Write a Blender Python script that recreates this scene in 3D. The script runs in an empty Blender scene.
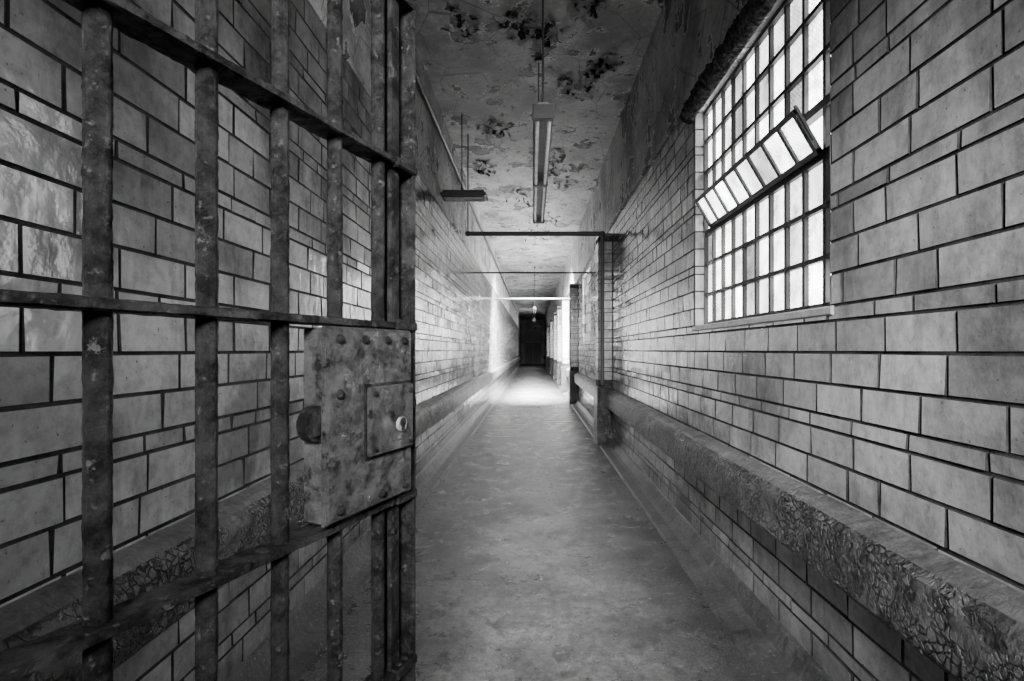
import bpy, math, random
from mathutils import Vector, noise
random.seed(7)
EYE=1.62; R=1.35; L=1.38; YB=-2.6; YE=60.0; CEIL=5.2
HB,HT=.143,.068
WZ0=EYE+0.2; WZ1=WZ0+11*HB+3*HT; TT=WZ1+HB

class MB:
    def __init__(s): s.v=[];s.f=[];s.m=[];s.c=[];s.sm=[]
    def face(s,pts,mat=0,col=0.5):
        n=len(s.v); s.v+= [tuple(p) for p in pts]; s.f.append(tuple(range(n,n+len(pts)))); s.m.append(mat); s.c.append(col); s.sm.append(False)
    def idx(s,vs,fs,mat=0,col=0.5,smooth=False,mats=None):
        n=len(s.v); s.v+=[tuple(p) for p in vs]
        for q,f in enumerate(fs): s.f.append(tuple(n+i for i in f)); s.m.append(mats[q] if mats else mat); s.c.append(col); s.sm.append(smooth)
    def box(s,x0,x1,y0,y1,z0,z1,mat=0,col=0.5,b=0.0):
        if b<=0:
            vs=[(x,y,z) for x in(x0,x1) for y in(y0,y1) for z in(z0,z1)]
            fs=[(0,1,3,2),(4,6,7,5),(0,4,5,1),(2,3,7,6),(0,2,6,4),(1,5,7,3)]
            s.idx(vs,fs,mat,col); return
        import bmesh
        bm=bmesh.new()
        for x,sx in((x0,1),(x1,-1)):
            for y,sy in((y0,1),(y1,-1)):
                for z,sz in((z0,1),(z1,-1)):
                    bm.verts.new((x,y+sy*b,z+sz*b)); bm.verts.new((x+sx*b,y,z+sz*b)); bm.verts.new((x+sx*b,y+sy*b,z))
        bmesh.ops.convex_hull(bm,input=bm.verts)
        bmesh.ops.dissolve_limit(bm,angle_limit=0.02,verts=bm.verts,edges=bm.edges)
        bm.verts.index_update()
        s.idx([v.co[:] for v in bm.verts],[[v.index for v in f.verts] for f in bm.faces],mat,col); bm.free()
    def cyl(s,p,q,r,n=12,mat=0,col=0.5,r2=None,rings=1,jit=0.0,seed=0):
        p=Vector(p);q=Vector(q);d=(q-p).normalized()
        a=d.orthogonal().normalized(); b=d.cross(a)
        if r2 is None:r2=r
        vs=[]
        for k in range(rings+1):
            t=k/rings; c=p.lerp(q,t); rr=r+(r2-r)*t
            for i in range(n):
                th=2*math.pi*i/n
                o=a*math.cos(th)+b*math.sin(th)
                pos=c+o*rr
                if jit>0:
                    pos=pos+o*jit*(.6*noise.noise(pos*38+Vector((seed,0,0)))+.9*noise.noise(pos*120+Vector((seed,0,0))))
                vs.append(pos)
        fs=[]
        for k in range(rings):
            for i in range(n):
                fs.append((k*n+i,k*n+(i+1)%n,(k+1)*n+(i+1)%n,(k+1)*n+i))
        s.idx(vs,fs,mat,col,True)
        s.face([vs[i] for i in range(n)][::-1],mat,col); s.face([vs[rings*n+i] for i in range(n)],mat,col)
    def dome(s,c,axis,r,h,mat=0,col=0.5,n=12):
        c=Vector(c);d=Vector(axis).normalized();a=d.orthogonal().normalized();b=d.cross(a)
        vs=[];K=4
        for k in range(K):
            ph=k/K*math.pi/2
            for i in range(n):
                th=2*math.pi*i/n
                vs.append(c+(a*math.cos(th)+b*math.sin(th))*r*math.cos(ph)+d*h*math.sin(ph))
        vs.append(c+d*h); fs=[]
        for k in range(K-1):
            for i in range(n): fs.append((k*n+i,k*n+(i+1)%n,(k+1)*n+(i+1)%n,(k+1)*n+i))
        for i in range(n): fs.append(((K-1)*n+i,(K-1)*n+(i+1)%n,K*n))
        s.idx(vs,fs,mat,col,True)
    def build(s,name,mats,parent=None,recalc=False):
        me=bpy.data.meshes.new(name); me.from_pydata(s.v,[],s.f)
        for m in mats: me.materials.append(m)
        me.polygons.foreach_set('material_index',s.m); me.polygons.foreach_set('use_smooth',s.sm)
        at=me.attributes.new('val','FLOAT','FACE'); at.data.foreach_set('value',s.c)
        me.update()
        if recalc:
            import bmesh
            bm=bmesh.new(); bm.from_mesh(me); bmesh.ops.recalc_face_normals(bm,faces=bm.faces); bm.to_mesh(me); bm.free()
        ob=bpy.data.objects.new(name,me); bpy.context.scene.collection.objects.link(ob)
        if parent: ob.parent=parent
        return ob

def empty(name,loc=(0,0,0),rz=0):
    e=bpy.data.objects.new(name,None); e.location=loc; e.rotation_euler=(0,0,rz); bpy.context.scene.collection.objects.link(e); return e

# ---------------- materials ----------------
class NT:
    def __init__(s,name):
        s.mat=bpy.data.materials.new(name); s.mat.use_nodes=True; s.t=s.mat.node_tree; s.t.nodes.clear()
        s.out=s.t.nodes.new('ShaderNodeOutputMaterial')
        s.co=s.t.nodes.new('ShaderNodeTexCoord').outputs['Object']
    def n(s,typ): return s.t.nodes.new(typ)
    def l(s,a,b): s.t.links.new(a,b)
    def noise(s,scale,detail=6,rough=0.6,vec=None,stretch=None):
        nd=s.n('ShaderNodeTexNoise'); nd.inputs['Scale'].default_value=scale; nd.inputs['Detail'].default_value=detail; nd.inputs['Roughness'].default_value=rough
        v=vec or s.co
        if stretch:
            mp=s.n('ShaderNodeMapping'); mp.inputs['Scale'].default_value=stretch; s.l(v,mp.inputs['Vector']); v=mp.outputs[0]
        s.l(v,nd.inputs['Vector']); return nd.outputs['Fac']
    def vor(s,scale,feature='F1',vec=None):
        nd=s.n('ShaderNodeTexVoronoi'); nd.feature=feature; nd.inputs['Scale'].default_value=scale
        s.l(vec or s.co,nd.inputs['Vector']); return nd.outputs['Distance']
    def sep(s,i):
        sx=s.n('ShaderNodeSeparateXYZ'); s.l(s.co,sx.inputs[0]); return sx.outputs[i]
    def ramp(s,fac,a,b,va,vb):
        nd=s.n('ShaderNodeMapRange'); nd.inputs['From Min'].default_value=a; nd.inputs['From Max'].default_value=b
        nd.inputs['To Min'].default_value=va; nd.inputs['To Max'].default_value=vb
        s.l(fac,nd.inputs['Value']); return nd.outputs[0]
    def math(s,op,a,b):
        nd=s.n('ShaderNodeMath'); nd.operation=op
        for i,x in enumerate((a,b)):
            if isinstance(x,(int,float)): nd.inputs[i].default_value=x
            else: s.l(x,nd.inputs[i])
        return nd.outputs[0]
    def mul(s,*xs):
        r=xs[0]
        for x in xs[1:]: r=s.math('MULTIPLY',r,x)
        return r
    def mix(s,f,a,b):
        nd=s.n('ShaderNodeMix'); nd.data_type='FLOAT'
        for i,x in zip((0,2,3),(f,a,b)):
            if isinstance(x,(int,float)): nd.inputs[i].default_value=x
            else: s.l(x,nd.inputs[i])
        return nd.outputs[0]
    def attr(s):
        nd=s.n('ShaderNodeAttribute'); nd.attribute_name='val'; return nd.outputs['Fac']
    def finish(s,val,rough=0.5,height=None,dist=0.01,strength=1.0,metal=0.0,spec=0.5):
        p=s.n('ShaderNodeBsdfPrincipled')
        cb=s.n('ShaderNodeCombineColor')
        for i in range(3):
            if isinstance(val,(int,float)): cb.inputs[i].default_value=val
            else: s.l(val,cb.inputs[i])
        s.l(cb.outputs[0],p.inputs['Base Color'])
        if isinstance(rough,(int,float)): p.inputs['Roughness'].default_value=rough
        else: s.l(rough,p.inputs['Roughness'])
        p.inputs['Metallic'].default_value=metal
        if isinstance(spec,(int,float)): p.inputs['Specular IOR Level'].default_value=spec
        else: s.l(spec,p.inputs['Specular IOR Level'])
        if height is not None:
            b=s.n('ShaderNodeBump'); b.inputs['Distance'].default_value=dist; b.inputs['Strength'].default_value=strength
            s.l(height,b.inputs['Height']); s.l(b.outputs[0],p.inputs['Normal'])
        s.l(p.outputs[0],s.out.inputs[0]); return s.mat

def m_tile():
    t=NT('glazed_tile')
    v=t.ramp(t.attr(),0,1,0.30,0.60)
    d=t.ramp(t.noise(1.3,7,0.65),0.36,0.58,0.34,1.0)
    g=t.ramp(t.noise(26,6,0.7),0.34,0.54,0.78,1.03)
    st=t.ramp(t.noise(6,7,0.7,stretch=(1,1,0.2)),0.32,0.50,0.6,1.0)
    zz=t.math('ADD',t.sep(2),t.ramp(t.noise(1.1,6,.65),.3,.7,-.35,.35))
    low=t.ramp(zz,0.1,0.85,0.45,1.0); hi=t.ramp(zz,2.1,3.5,1.0,0.45)  # hi paints the shade of the upper wall corners into the tile colour
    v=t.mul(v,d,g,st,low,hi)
    sp=t.ramp(t.noise(55,3,0.6),0.67,0.73,0,0.75)
    v=t.mix(sp,v,0.04)
    h=t.math('ADD',t.noise(11,2,0.4),t.math('MULTIPLY',t.noise(90,2,0.5),0.12))
    r=t.ramp(t.noise(9,5,0.7),0.3,0.7,0.06,0.24)
    return t.finish(v,r,h,0.007,0.8,spec=.9)
def m_mortar():
    t=NT('dark_mortar'); return t.finish(t.ramp(t.noise(7,7,.7),0.35,0.65,0.008,0.055),0.9,t.noise(80),0.003,1,spec=.2)
def m_plaster():
    t=NT('peeling_plaster')
    base=t.ramp(t.noise(1.3,8,0.7),0.32,0.66,0.22,0.60)
    fine=t.ramp(t.noise(22,6,0.75),0.3,0.7,0.6,1.15)
    stain=t.ramp(t.noise(0.9,7,0.65),0.47,0.6,1.0,0.5)
    base=t.mul(base,fine,stain)
    n1=t.noise(1.7,9,0.60)
    mk=t.ramp(n1,0.575,0.585,0,1)
    rim=t.ramp(n1,0.562,0.575,0,1)
    n2=t.noise(7,8,0.65); chip=t.ramp(n2,.63,.64,0,1)
    hair=t.ramp(t.vor(1.6,'DISTANCE_TO_EDGE'),0.004,0.012,1,0)
    v=t.mix(rim,base,0.8); v=t.mix(mk,v,t.ramp(t.noise(9,6,.7),0.35,0.65,0.01,0.18))
    v=t.mix(t.mul(hair,.6),v,.03); v=t.mix(chip,v,.04)
    h=t.math('SUBTRACT',t.math('MULTIPLY',t.noise(25,5),0.2),t.math('MULTIPLY',t.math('MAXIMUM',mk,chip),0.8))
    return t.finish(v,0.6,h,0.03,1)
def m_floor():
    t=NT('worn_concrete')
    a=t.ramp(t.noise(1.6,10,0.7),0.36,0.64,0.08,0.26)
    b=t.ramp(t.noise(20,10,0.85),0.38,0.60,0.4,1.35)
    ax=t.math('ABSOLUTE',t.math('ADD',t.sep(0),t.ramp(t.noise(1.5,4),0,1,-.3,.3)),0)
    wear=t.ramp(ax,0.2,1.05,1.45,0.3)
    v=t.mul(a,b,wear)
    sp=t.ramp(t.noise(60,4,0.7),0.57,0.65,0,0.6); v=t.mix(sp,v,0.4)
    st=t.ramp(t.noise(3.1,9,0.75),0.54,0.63,0,0.65); v=t.mix(st,v,0.03)
    h=t.math('ADD',t.noise(45,8,0.85),t.math('MULTIPLY',t.noise(6,5),1.0))
    r=t.ramp(t.noise(4,6,0.7),0.3,0.7,0.18,0.45)
    return t.finish(v,r,h,0.010,1,spec=.8)
def m_curb():
    t=NT('painted_curb')
    a=t.ramp(t.noise(4,9,0.75),0.32,0.68,0.02,0.13)
    sp=t.ramp(t.noise(50,5,0.7),0.58,0.66,0,0.6)
    v=t.mix(sp,a,0.35)
    return t.finish(v,0.35,t.noise(30,8,0.8),0.02,1)
def m_crackle():
    t=NT('crackled_paint')
    nz=t.n('ShaderNodeTexNoise'); nz.inputs['Scale'].default_value=14; nz.inputs['Detail'].default_value=6
    t.l(t.co,nz.inputs['Vector'])
    vm=t.n('ShaderNodeVectorMath'); vm.operation='MULTIPLY_ADD'; vm.inputs[1].default_value=(0.045,0.045,0.045)
    t.l(nz.outputs['Color'],vm.inputs[0]); t.l(t.co,vm.inputs[2])
    d=t.vor(36,'DISTANCE_TO_EDGE',vm.outputs[0])
    gate=t.ramp(t.noise(3.5,4,.6),0.38,0.50,0,1)
    cr=t.ramp(d,0.03,0.14,1,0); cr=t.math('MULTIPLY',cr,gate)
    fl=t.ramp(t.noise(6,9,0.75),0.53,0.55,0,1)
    base=t.ramp(t.noise(5,6,.7),0.3,0.7,0.05,0.16)
    v=t.mix(cr,base,0.006); v=t.mix(fl,v,t.ramp(t.noise(40,4,.7),0.35,0.65,0.008,0.07))
    h=t.math('SUBTRACT',t.math('MULTIPLY',t.noise(30,6,.75),0.6),t.math('ADD',t.math('MULTIPLY',cr,1.0),t.math('MULTIPLY',fl,0.8)))
    return t.finish(v,0.33,h,0.03,1)
def m_ledgetop():
    t=NT('ledge_concrete')
    v=t.mul(t.ramp(t.noise(4,8,.7),0.3,0.7,0.06,0.25),t.ramp(t.noise(40,5,.7),0.3,0.7,0.5,1.2))
    return t.finish(v,0.4,t.noise(25,8,.8),0.025,1)
def m_iron(name,lo,hi,flake,r=0.4,metal=0.0,bd=.006,spec=.25,fl=(.60,.63)):
    t=NT(name)
    a=t.ramp(t.noise(14,8,.75),0.35,0.65,lo,hi)
    f=t.ramp(t.noise(30,7,.75),fl[0],fl[1],0,1)
    g=t.ramp(t.noise(75,4,.7),0.6,0.68,0,1)
    v=t.mix(f,a,flake); v=t.mix(g,v,flake*.8)
    h=t.math('ADD',t.math('ADD',t.noise(45,8,.8),t.math('MULTIPLY',t.noise(18,4,.6),0.8)),t.math('MULTIPLY',f,-0.6))
    sp=t.ramp(t.noise(24,7,.75),.42,.62,spec*.15,spec*2.4)
    return t.finish(v,t.ramp(t.noise(20,5),0.3,0.7,r-0.12,r+0.15),h,bd,1,metal,sp)
def m_plain(name,v,r=0.5,metal=0.0):
    t=NT(name); return t.finish(t.ramp(t.noise(16,6,.7),0.3,0.7,v*0.65,v*1.3),r,t.noise(60,4),0.003,0.6,metal)
def m_pane(name,strength):
    t=NT(name)
    a=t.ramp(t.attr(),0,1,0.08,1.0)
    n=t.ramp(t.noise(5,8,.75),0.32,0.62,0.12,1.15)
    p1=t.math('ABSOLUTE',t.math('SINE',t.math('MULTIPLY',t.math('ADD',t.sep(1),t.sep(2)),110.0),0),0)
    p2=t.math('ABSOLUTE',t.math('SINE',t.math('MULTIPLY',t.math('SUBTRACT',t.sep(1),t.sep(2)),110.0),0),0)
    w=t.mul(t.ramp(p1,0.0,0.35,0.15,1),t.ramp(p2,0.0,0.35,0.15,1))
    s=t.mul(a,n,w,strength)
    e=t.n('ShaderNodeEmission'); t.l(s,e.inputs['Strength'])
    g=t.n('ShaderNodeBsdfGlossy'); g.inputs['Roughness'].default_value=0.25; g.inputs['Color'].default_value=(.1,.1,.1,1)
    ad=t.n('ShaderNodeAddShader'); t.l(e.outputs[0],ad.inputs[0]); t.l(g.outputs[0],ad.inputs[1])
    t.l(ad.outputs[0],t.out.inputs[0]); return t.mat

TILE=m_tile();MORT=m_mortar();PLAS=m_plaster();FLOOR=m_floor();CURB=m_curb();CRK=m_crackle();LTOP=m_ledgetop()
IRON=m_iron('chipped_black_iron',0.003,0.010,0.045,r=.4,bd=.007,spec=.14,fl=(.61,.63)); LOCK=m_iron('chipped_lock_paint',0.012,0.038,0.006,0.33,bd=.009,spec=.28,fl=(.58,.60))
SASH=m_plain('sash_steel',0.012,0.5); HEAD=m_iron('rotten_header',0.004,0.015,0.10,0.7)
PIPE=m_plain('pipe_paint',0.03,0.45); WHITE=m_plain('fixture_enamel',0.35,0.35); TUBE=m_plain('fluorescent_glass',0.7,0.2); DARK=m_plain('dark_door_paint',0.03,0.5)
PANE=m_pane('wired_glass_daylit',15.0); PANEF=m_pane('wired_glass_bright',85.0); MID=m_plain('grey_paint',0.13,0.5)
FLK=m_plain('paint_flake',0.38,0.7)

# ---------------- walls ----------------
def snap_rows():
    rows=[]; zz=WZ0
    k=0; seq=[HB,HB,HB,HT]
    while zz<TT-0.01:
        rows.append((zz,zz+seq[k%4],k)); zz+=seq[k%4]; k+=1
    zz=WZ0; k=0; seq2=[HT,HB,HB,HB]
    while zz>0.13:
        h=seq2[k%4]; rows.append((max(zz-h,0.12),zz,-k-1)); zz-=h; k+=1
    return rows
ROWS=snap_rows()
WINS=[(2.32,4.27)]+[(a,a+2.0) for a in (12.0,16.4,20.4,24.4,28.4,36.4,44.4)]

def tile(mb,x,sx,y0,y1,z0,z1):
    g=0.0042; y0+=g;y1-=g;z0+=g;z1-=g
    if y1-y0<0.012: return
    b=0.003; d=0.006
    t1=random.gauss(0,0.0016); t2=random.gauss(0,0.0013)
    def P(y,z,dd,a,bb): return (x-sx*(dd+a*t1+bb*t2),y,z)
    o=[P(y0,z0,0,0,0),P(y1,z0,0,0,0),P(y1,z1,0,0,0),P(y0,z1,0,0,0)]
    i=[P(y0+b,z0+b,d,-1,-1),P(y1-b,z0+b,d,1,-1),P(y1-b,z1-b,d,1,1),P(y0+b,z1-b,d,-1,1)]
    vs=o+i; fs=[(4,5,6,7),(0,1,5,4),(1,2,6,5),(2,3,7,6),(3,0,4,7)]
    if sx>0: fs=[f[::-1] for f in fs]
    c=min(1,max(0,random.gauss(0.5,0.24)))
    mb.idx(vs,fs,0,c,mats=[0,1,1,1,1])

def make_wall(name,x,sx,wins):
    mb=MB()
    T=0.3
    def quad(y0,y1,z0,z1,mat):
        p=[(x,y0,z0),(x,y1,z0),(x,y1,z1),(x,y0,z1)]
        mb.face(p if sx<0 else p[::-1],mat)
        X=x+sx*T; p=[(X,y0,z0),(X,y1,z0),(X,y1,z1),(X,y0,z1)]
        mb.face(p[::-1] if sx<0 else p,2)
    ys=sorted(set([YB,YE]+[a for w in wins for a in w]))
    for a,b in zip(ys[:-1],ys[1:]):
        iw=any(w[0]<=a and b<=w[1] for w in wins)
        if iw:
            quad(a,b,0,WZ0,1); quad(a,b,WZ1,TT,1)
            for yy in(a,b): mb.face([(x,yy,WZ0),(x+sx*T,yy,WZ0),(x+sx*T,yy,WZ1),(x,yy,WZ1)],1)
            for zz in(WZ0,WZ1): mb.face([(x,a,zz),(x,b,zz),(x+sx*T,b,zz),(x+sx*T,a,zz)],2)
        else: quad(a,b,0,TT,1)
        quad(a,b,TT,CEIL,2)
    mb.face([(x,YB,0),(x+sx*T,YB,0),(x+sx*T,YB,CEIL),(x,YB,CEIL)],2)
    TW=.325
    for z0,z1,k in ROWS:
        y=YB+(TW/2 if k%2 else 0)
        thin=(z1-z0)<0.1
        inwin=z0>WZ0-0.01 and z1<WZ1+0.01
        while y<YE:
            w=TW
            if thin and random.random()<0.3: w=0.2
            elif random.random()<0.10: w=0.2
            a,b=y,min(y+w,YE); y=b
            segs=[(a,b)]
            if inwin:
                for w0,w1 in wins:
                    ns=[]
                    for s0,s1 in segs:
                        if s1<=w0 or s0>=w1: ns.append((s0,s1)); continue
                        if s0<w0: ns.append((s0,w0))
                        if s1>w1: ns.append((w1,s1))
                    segs=ns
            for s0,s1 in segs: tile(mb,x,sx,s0,s1,z0,z1)
    for w0,w1 in wins[:3]:
        for z0,z1,k in ROWS:
            if z0>WZ0-0.01 and z1<WZ1+0.01:
                for yy,dy in((w1,-1),(w0,1)):
                    ya,yb=sorted((yy,yy+dy*0.012))
                    mb.box(x,x+sx*0.085,ya,yb,z0+.005,z1-.005,0,random.random()*.5+.5,0.003)
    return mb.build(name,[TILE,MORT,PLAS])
make_wall('wall_right',R,1,WINS)
make_wall('wall_left',-L,-1,[])

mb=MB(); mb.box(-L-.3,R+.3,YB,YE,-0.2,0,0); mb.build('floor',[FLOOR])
mb=MB(); mb.box(-L-.3,R+.3,YB,YE,CEIL,CEIL+.2,0); mb.build('ceiling',[PLAS])
mb=MB(); mb.box(-L-.3,R+.3,YE,YE+.2,-0.2,CEIL+.2,0); mb.build('wall_end',[PLAS])
mb=MB(); mb.box(-L-.3,R+.3,YB-.2,YB,-0.2,CEIL+.2,0); mb.build('wall_rear',[PLAS])

d=empty('door_1',(0,YE,0))
mb=MB(); mb.box(-1.0,-.9,-.12,0,0,3.6,0,.5,.01); mb.box(.9,1.0,-.12,0,0,3.6,0,.5,.01); mb.box(-1.0,1.0,-.12,0,3.6,3.75,0,.5,.01); mb.box(-.9,.9,-.1,0,2.5,2.6,0)
mb.build('frame',[MID],d)
mb=MB()
for s in(-1,1):
    xa,xb=sorted((s*.02,s*.9))
    mb.box(xa,xb,-.06,0,0,2.5,0,.5,.01); mb.box(xa+.1,xb-.1,-.075,-.06,.2,1.0,0,.5,.01); mb.box(xa+.1,xb-.1,-.075,-.06,1.2,2.3,0,.5,.01)
mb.box(-.9,.9,-.05,0,2.6,3.6,0)
mb.build('leaves',[DARK],d)

def extrude(name,x,sx,prof,mats,matids,y0=YB,y1=YE,amp=0.0):
    mb=MB(); n=len(prof)
    yl=[]
    y=y0
    while y<y1-1e-6:
        yl.append(y); y+= (0.02 if y<8 else 0.5)
    yl.append(y1)
    vs=[]
    for yy in yl:
        for (d,z) in prof:
            j=(noise.noise(Vector((d*20,yy*5,z*9+sx*7)))+.7*noise.noise(Vector((d*40,yy*17,z*30+sx*7)))+.4*noise.noise(Vector((d*80,yy*45,z*80+sx*7))))*amp if d>0 else 0
            vs.append((x-sx*(d+j),yy,z+(j*0.6 if d>0 else 0)))
    for k in range(len(yl)-1):
        for i in range(n-1):
            f=(k*n+i,k*n+i+1,(k+1)*n+i+1,(k+1)*n+i)
            mb.f.append(f if sx>0 else f[::-1]); mb.m.append(matids[i]); mb.c.append(.5); mb.sm.append(False)
    mb.v=vs
    mb.f.append(tuple(range(n))); mb.m.append(0); mb.c.append(.5); mb.sm.append(False)
    return mb.build(name,mats)
LT=EYE-0.685; LB=EYE-0.965
prof=[(0,LT+.02),(.03,LT+.018),(.07,LT+.005),(.10,LT-.015),(.125,LT-.045),(.13,LT-.07),(.13,LT-.10),(.13,LT-.13),(.13,LT-.16),(.128,LT-.19),(.128,LT-.22),(.125,LB+.02),(.115,LB),(0,LB)]
mi=[1,1,1]+[0]*10
extrude('trim_1',R,1,prof,[CRK,LTOP],mi,amp=.010)
extrude('trim_2',-L,-1,prof,[CRK,LTOP],mi,amp=.010)
cp=[(0,.14),(.03,.135),(.05,.10),(.075,.05),(.12,.028),(.22,.022),(.235,0.0)]
extrude('baseboard_right',R,1,cp,[CURB],[0]*6,amp=.006)
extrude('baseboard_left',-L,-1,cp,[CURB],[0]*6,amp=.006)
mb=MB(); mb.box(R-.03,R,YB,2.0,TT,TT+.05,0,.5,.008); mb.box(R-.03,R,4.45,YE,TT,TT+.05,0,.5,.008); mb.build('trim_3',[PLAS])
mb=MB(); mb.box(-L,-L+.03,YB,YE,TT,TT+.05,0,.5,.008); mb.build('trim_4',[PLAS])

PH=EYE+1.97
def pilaster(y,w=0.4,dep=.24):
    e=empty('pilaster',(R-dep,y,0)); E=dep-.010
    mb=MB(); mb.box(0,E,0,w,0,PH,0,.5,.01); mb.build('shaft',[MORT],e)
    mb=MB(); mb.box(-.03,E,-.05,w+.05,0,1.0,0,.5,.02); mb.build('base',[CRK],e)
    mb=MB()
    for z0,z1,k in ROWS:
        if z0>1.0 and z1<PH:
            mb.box(-.008,.0,.01,w-.01,z0+.005,z1-.005,0,random.random(),.003)
            mb.box(.01,dep-.015,-.008,0,z0+.005,z1-.005,0,random.random()*.5+.3,.003)
    mb.box(-.01,E,-.01,w+.01,PH-.05,PH,0,0,.005)
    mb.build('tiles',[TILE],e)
for y in(8.65,15.2,19.2,23.2,27.2,33,41): pilaster(y)

# ---------------- windows ----------------
def window(i,y0,y1,pane,hopper):
    e=empty('window_%d'%i,(R+.10,y0,WZ0))
    W=y1-y0; H=WZ1-WZ0; nc=10; nr=7
    cw=W/nc; rh=H/nr
    fr=MB(); b=.013
    fr.box(-.03,.03,0,.03,0,H,0); fr.box(-.03,.03,W-.03,W,0,H,0); fr.box(-.03,.03,0,W,0,.03,0); fr.box(-.03,.03,0,W,H-.03,H,0)
    for c in range(1,nc):
        if hopper and 1<c<nc-1:
            fr.box(-.02,.02,c*cw-b,c*cw+b,0.03,3*rh,0); fr.box(-.02,.02,c*cw-b,c*cw+b,4*rh,H-.03,0)
        else: fr.box(-.02,.02,c*cw-b,c*cw+b,0.03,H-.03,0)
    for r in range(1,nr):
        t=b*(1.8 if r in(3,4) else 1)
        fr.box(-.024,.024,0.03,W-.03,r*rh-t,r*rh+t,0)
    fr.build('frame',[SASH],e)
    g=MB()
    for c in range(nc):
        for r in range(nr):
            if hopper and r==3 and 1<=c<nc-1: continue
            v=min(1,max(0,random.gauss(.6,.4)))
            g.box(.004,.009,c*cw+.006,(c+1)*cw-.006,r*rh+.006,(r+1)*rh-.006,0,v)
    g.build('panes',[pane],e)
    if hopper:
        hp=empty('hopper_sash',(-.03,0,3*rh+.01)); hp.parent=e; hp.rotation_euler=(0,math.radians(-30),0)
        hh=rh; ya0=cw+.01; ya1=W-cw-.01
        s=MB(); t=.014
        s.box(-.015,.015,ya0,ya0+2*t,0,hh,0); s.box(-.015,.015,ya1-2*t,ya1,0,hh,0)
        for z in(0,hh-2*t): s.box(-.016,.016,ya0,ya1,z,z+2*t,0)
        for c in range(2,nc-1): s.box(-.014,.014,c*cw-b,c*cw+b,.02,hh-.02,0)
        for yy in(ya0-.01,ya1): s.box(-.006,.006,yy,yy+.01,hh*.3,hh*1.05,0)
        s.build('sash_bars',[SASH],hp)
        g=MB()
        for c in range(1,nc-1):
            g.box(.0,.004,c*cw+.012,(c+1)*cw-.012,.02,hh-.02,0,min(1,max(0,random.gauss(.6,.3))))
        g.build('sash_panes',[pane],hp)
    s=MB(); s.box(-.115,.0,-.03,W+.03,-.045,.0,0,.5,.008); s.build('sill',[WHITE],e)
for i,(a,b) in enumerate(WINS): window(i+1,a,b,PANE if i==0 else PANEF,i==0)

mb=MB()
nx=220; prof2=[(0,-.05),(.03,-.055),(.06,-.045),(.085,-.01),(.09,.03),(.075,.08),(.04,.12),(0,.14)]
y0,y1=1.9,4.38; n=len(prof2); vs=[]
for k in range(nx+1):
    yy=y0+(y1-y0)*k/nx
    for dd,zz in prof2:
        j=noise.noise(Vector((dd*40,yy*14,zz*40)))*.022+noise.noise(Vector((dd*90,yy*50,zz*90)))*.026
        vs.append((R-max(dd+(j if dd>0 else 0),-.005),yy,WZ1+.005+zz+(j if dd>0 else 0)))
fs=[(k*n+i,k*n+i+1,(k+1)*n+i+1,(k+1)*n+i) for k in range(nx) for i in range(n-1)]
mb.idx(vs,fs,0); mb.face(vs[:n]); mb.face(vs[-n:]); mb.build('window_lintel',[HEAD])

def pipe(name,pts,r,mat=PIPE):
    mb=MB()
    for i,(a,b) in enumerate(zip(pts[:-1],pts[1:])): mb.cyl(a,b,r if isinstance(r,float) else r[i],12)
    rr=r if isinstance(r,float) else max(r)
    for p in pts[1:-1]:
        mb.dome(p,(0,0,1),rr*1.25,rr*1.25); mb.dome(p,(0,0,-1),rr*1.25,rr*1.25)
    mb.build(name,[mat])
pipe('cross_pipe',[(-1.08,8.5,CEIL-.002),(-1.08,8.5,EYE+1.93),(R-.2,8.5,EYE+1.93),(R-.2,8.5,1.04)],[.01,.038,.03])
pipe('cross_pipe',[(-L+.01,11.6,EYE+1.75),(R-.01,11.6,EYE+1.75)],.02)
pipe('cross_pipe',[(-L+.01,18.0,EYE+1.8),(R-.01,18.0,EYE+1.8)],.03)
pipe('wall_conduit',[(-L+.06,YB,EYE+3.1),(-L+.06,40,EYE+3.1)],.03)

def fixture(loc,length,w=.14,rot=0,rods=True):
    e=empty('fluorescent_light_fixture',loc,rot)
    mb=MB(); hw=w/2
    sec=[(-hw,.0),(-hw*.95,.03),(-hw*.45,.075),(hw*.45,.075),(hw*.95,.03),(hw,.0),(hw*.35,.012),(-hw*.35,.012)]
    n=len(sec); vs=[(a,y,b) for y in(0,length) for a,b in sec]
    fs=[(i,(i+1)%n,n+(i+1)%n,n+i) for i in range(n)]
    mb.idx(vs,fs,0); mb.face(vs[:n]); mb.face(vs[n:])
    mb.build('housing',[MID],e,True)
    mb=MB()
    for y in(0,length/2-.02,length-.04): mb.box(-hw*1.02,hw*1.02,y-.005,y+.045,-.04,.06,0,.5,.004)
    mb.build('end_caps',[PIPE],e)
    mb=MB()
    for x in(-hw*.6,hw*.6): mb.cyl((x,.04,-.016),(x,length-.03,-.016),.016,12)
    mb.build('tubes',[TUBE],e)
    if rods:
        mb=MB(); h=CEIL-loc[2]
        for y in(.06,length-.1):
            mb.cyl((0,y,.07),(0,y,h),.007,8); mb.cyl((0,y,h-.04),(0,y,h),.05,12)
        mb.build('hanger_rods',[PIPE],e)
fixture((.07,3.5,EYE+1.62),2.9)
fixture((.07,22,EYE+1.8),2.4); fixture((.07,30,EYE+1.8),2.4)
e=empty('wall_light_fixture',(-L,7.6,EYE+2.30))
mb=MB(); mb.box(.0,.68,0,.34,0,.05,0,.5,.01); mb.box(.03,.65,.03,.31,.05,.09,0,.5,.01); mb.build('housing',[MID],e)
mb=MB()
for y in(.09,.17,.25): mb.cyl((.05,y,-.016),(.63,y,-.016),.014,10)
mb.build('tubes',[TUBE],e)
mb=MB(); mb.cyl((.3,.17,.08),(.3,.17,CEIL-EYE-2.30),.008,8); mb.build('hanger_rod',[PIPE],e)

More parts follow.
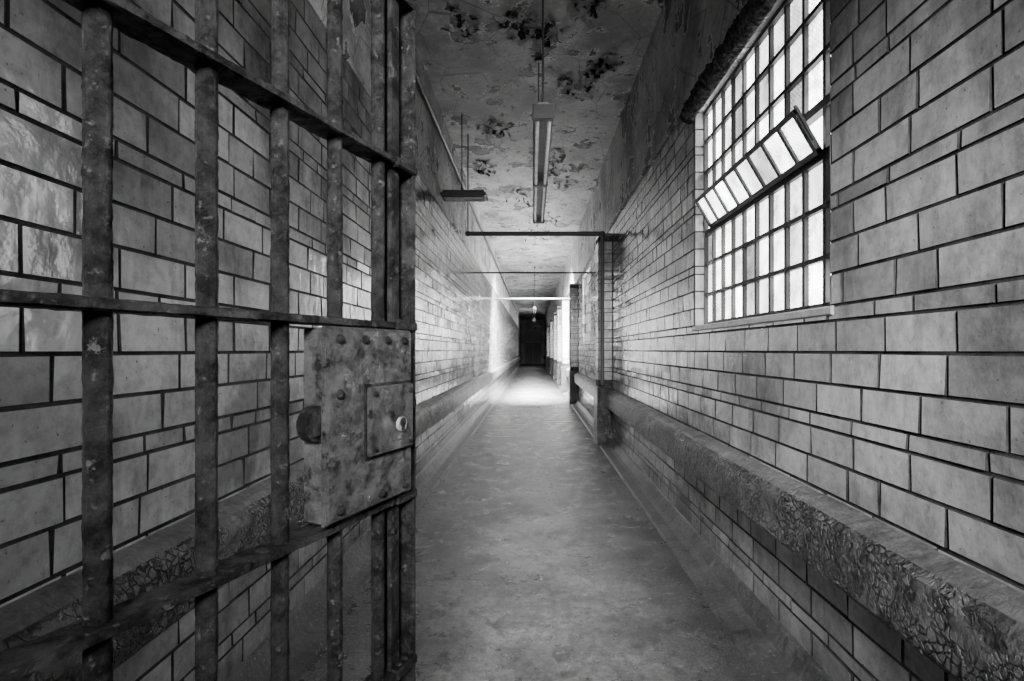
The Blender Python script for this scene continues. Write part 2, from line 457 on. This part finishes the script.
mb=MB()
clusters=[(-.15,5.65,.22),(.1,5.75,.2),(-.75,5.6,.2),(.55,5.3,.2),(.6,6.9,.3),(.9,6.4,.2),(-.6,8.2,.3),(.25,9.5,.4),(-.2,12,.6),(.4,14,.6),(-1,10,.3),(.6,10.5,.5),(0,16,.8)]
for cx,cy,cr in clusters:
    for k in range(48):
        a=random.random()*6.28; rr=cr*math.sqrt(random.random())
        x=cx+rr*math.cos(a)*.9; y=cy+rr*math.sin(a)*1.3
        if abs(x)>1.2: continue
        s=random.uniform(.02,.07); th=random.random()*6.28; curl=random.uniform(.01,.06)
        vs=[];N=4
        for i in range(N+1):
            for j in range(3):
                u=i/N*s*1.6; v=(j-1)*s*.7*(1-.25*(i/N))+random.uniform(-.008,.008)
                vs.append((x+u*math.cos(th)-v*math.sin(th),y+u*math.sin(th)+v*math.cos(th),CEIL-.002-curl*(i/N)**2))
        mb.idx(vs,[(i*3+j,i*3+j+1,(i+1)*3+j+1,(i+1)*3+j) for i in range(N) for j in range(2)],random.choice((0,0,1)))
mb.build('peeling_paint_flakes',[FLK,HEAD])

# ---------------- barred gate ----------------
A=math.atan((725-533)/512)
gate=empty('barred_gate',(-.278,1.238,0),math.pi/2-A)
GB,GT=.06,2.86
GL=-1.70
bars=MB()
xs=[-.153,-.282,-.410,-.539,-.675]+[-.675-.133*k for k in range(1,8)]
for i,x in enumerate(xs): bars.cyl((x,0,GB),(x,0,GT),.0142,16,rings=420,jit=.0014,seed=i*9)
bars.build('vertical_bars',[IRON],gate)
hz=[.79,.411,.053,-.328,-.71,-1.09,-1.5,1.19]
hb=MB()
def rough_flat(mb,x0,x1,hy,z,t):
    n=170; vs=[]
    sec=[(-hy,-t*.7),(-hy,t*.7),(-hy+.004,t),(hy-.004,t),(hy,t*.7),(hy,-t*.7),(hy-.004,-t),(-hy+.004,-t)]
    for k in range(n+1):
        x=x0+(x1-x0)*k/n
        for a,b in sec:
            j=noise.noise(Vector((x*40,a*60,b*90+z*7)))*.0012+noise.noise(Vector((x*130,a*60,b*90+z*7)))*.0014
            vs.append((x,a+(j if a>0 else -j),z+b+(j if b>0 else -j)*.8))
    m=len(sec); fs=[(k*m+i,k*m+(i+1)%m,(k+1)*m+(i+1)%m,(k+1)*m+i) for k in range(n) for i in range(m)]
    mb.idx(vs,fs,0); mb.face(vs[:m]); mb.face(vs[-m:])
for h in hz: rough_flat(hb,GL,-.055,.027,EYE+h,.0075)
hb.build('cross_bars',[IRON],gate,True)
st=MB()
st.box(-.060,-.050,-.028,.034,GB-.02,GT,0,.5,.003)
st.box(-.122,-.055,.022,.034,GB-.02,GT,0,.5,.003)
st.box(-.122,-.088,-.010,.002,GB-.02,GT,0,.5,.003)
st.box(GL-.06,GL,-.03,.03,GB-.04,GT+.05,0,.5,.003)
st.cyl((GL-.08,0,0),(GL-.08,0,GT+.1),.03,16)
for h in hz:
    for dx in(-.075,-.10): st.dome((dx,-.015,EYE+h+.008),(0,0,1),.009,.009)
    st.box(-.125,-.048,-.032,.036,EYE+h-.011,EYE+h+.011,0,.5,.004)
st.build('end_stiles',[IRON],gate,True)
lk=MB()
lx0,lx1=-.350,-.092; lz0,lz1=EYE-.310,EYE+.040; ly=-.045
lk.box(lx0,lx1,ly,.012,lz0,lz1,0,.5,.004)
lk.box(lx0-.003,lx1+.003,ly+.006,ly+.014,lz0-.003,lz1+.003,0,.5,.003)
px0,px1,pz0,pz1=-.248,-.104,EYE-.208,EYE-.072
lk.box(px0,px1,ly-.012,ly+.002,pz0,pz1,0,.5,.003)
lk.build('lock_case',[LOCK],gate,True)
lb=MB(); lb.box(px0-.006,px1+.005,ly-.003,ly+.002,pz0-.006,pz1+.006,0,.5,.001)
for x in(lx0+.03,-.25,-.18,lx1-.03):
    lb.dome((x,ly,lz1-.02),(0,-1,0),.009,.008)
for x in(-.20,lx1-.03,lx0+.03):
    lb.dome((x,ly,lz0+.02),(0,-1,0),.009,.008)
for z in(EYE-.08,): lb.dome((lx0+.03,ly,z),(0,-1,0),.009,.008)
for x in(px0+.014,px1-.014):
    for z in(pz0+.014,pz1-.014): lb.dome((x,ly-.012,z),(0,-1,0),.006,.005)
for x in(-.18,-.12,-.30):
    lb.cyl((x,-.02,lz0-.002),(x,-.02,lz0-.02),.009,6)
lb.build('rivets',[IRON],gate,True)
kh=MB()
kc=(-.153,ly-.012,EYE-.155)
kh.cyl(kc,(kc[0],kc[1]-.006,kc[2]),.015,20)
kh.build('keyhole_escutcheon',[MID],gate)
kh=MB(); kh.cyl((kc[0],kc[1]-.005,kc[2]+.004),(kc[0],kc[1]-.0075,kc[2]+.004),.010,14); kh.box(kc[0]-.005,kc[0]+.005,kc[1]-.0075,kc[1]-.005,kc[2]-.013,kc[2]+.004,0)
kh.build('keyhole',[m_plain('keyhole_black',.004,.6)],gate)
kb=MB(); kb.cyl((lx0-.002,-.03,EYE-.13),(lx0-.002,-.008,EYE-.13),.032,24,rings=2); kb.box(lx0-.02,lx0,-.035,-.005,EYE-.155,EYE-.105,0,.5,.006)
kb.build('latch_hub',[IRON],gate)

# ---------------- lights ----------------
def area(name,loc,tgt,sx,sy,p,spread=180):
    l=bpy.data.lights.new(name,'AREA'); l.shape='RECTANGLE'; l.size=sx; l.size_y=sy; l.energy=p; l.spread=math.radians(spread)
    o=bpy.data.objects.new(name,l); o.location=loc; bpy.context.scene.collection.objects.link(o)
    o.rotation_euler=(Vector(tgt)-o.location).to_track_quat('-Z','Y').to_euler(); return o
area('rear_fill_light',(.1,-2.2,3.0),(.4,4.2,1.0),0.8,0.8,100,50)  # added fill behind the camera to brighten the near walls, no real fitting
area('floor_patch_fill',(.3,17.0,4.6),(-.1,19.8,0),1.2,1.2,6000,110)  # added light for the bright far floor patch, no lamp hangs there

w=bpy.data.worlds.new('overcast_sky'); bpy.context.scene.world=w; w.use_nodes=True
w.node_tree.nodes['Background'].inputs[0].default_value=(1,1,1,1); w.node_tree.nodes['Background'].inputs[1].default_value=9.0

cam=bpy.data.cameras.new('camera'); co=bpy.data.objects.new('camera',cam); bpy.context.scene.collection.objects.link(co)
co.location=(0,0,EYE); co.rotation_euler=(math.pi/2,0,0); cam.sensor_width=36; cam.lens=18; cam.shift_x=-21/1024; cam.shift_y=9.5/1024
cam.clip_start=.02; cam.clip_end=200
bpy.context.scene.camera=co
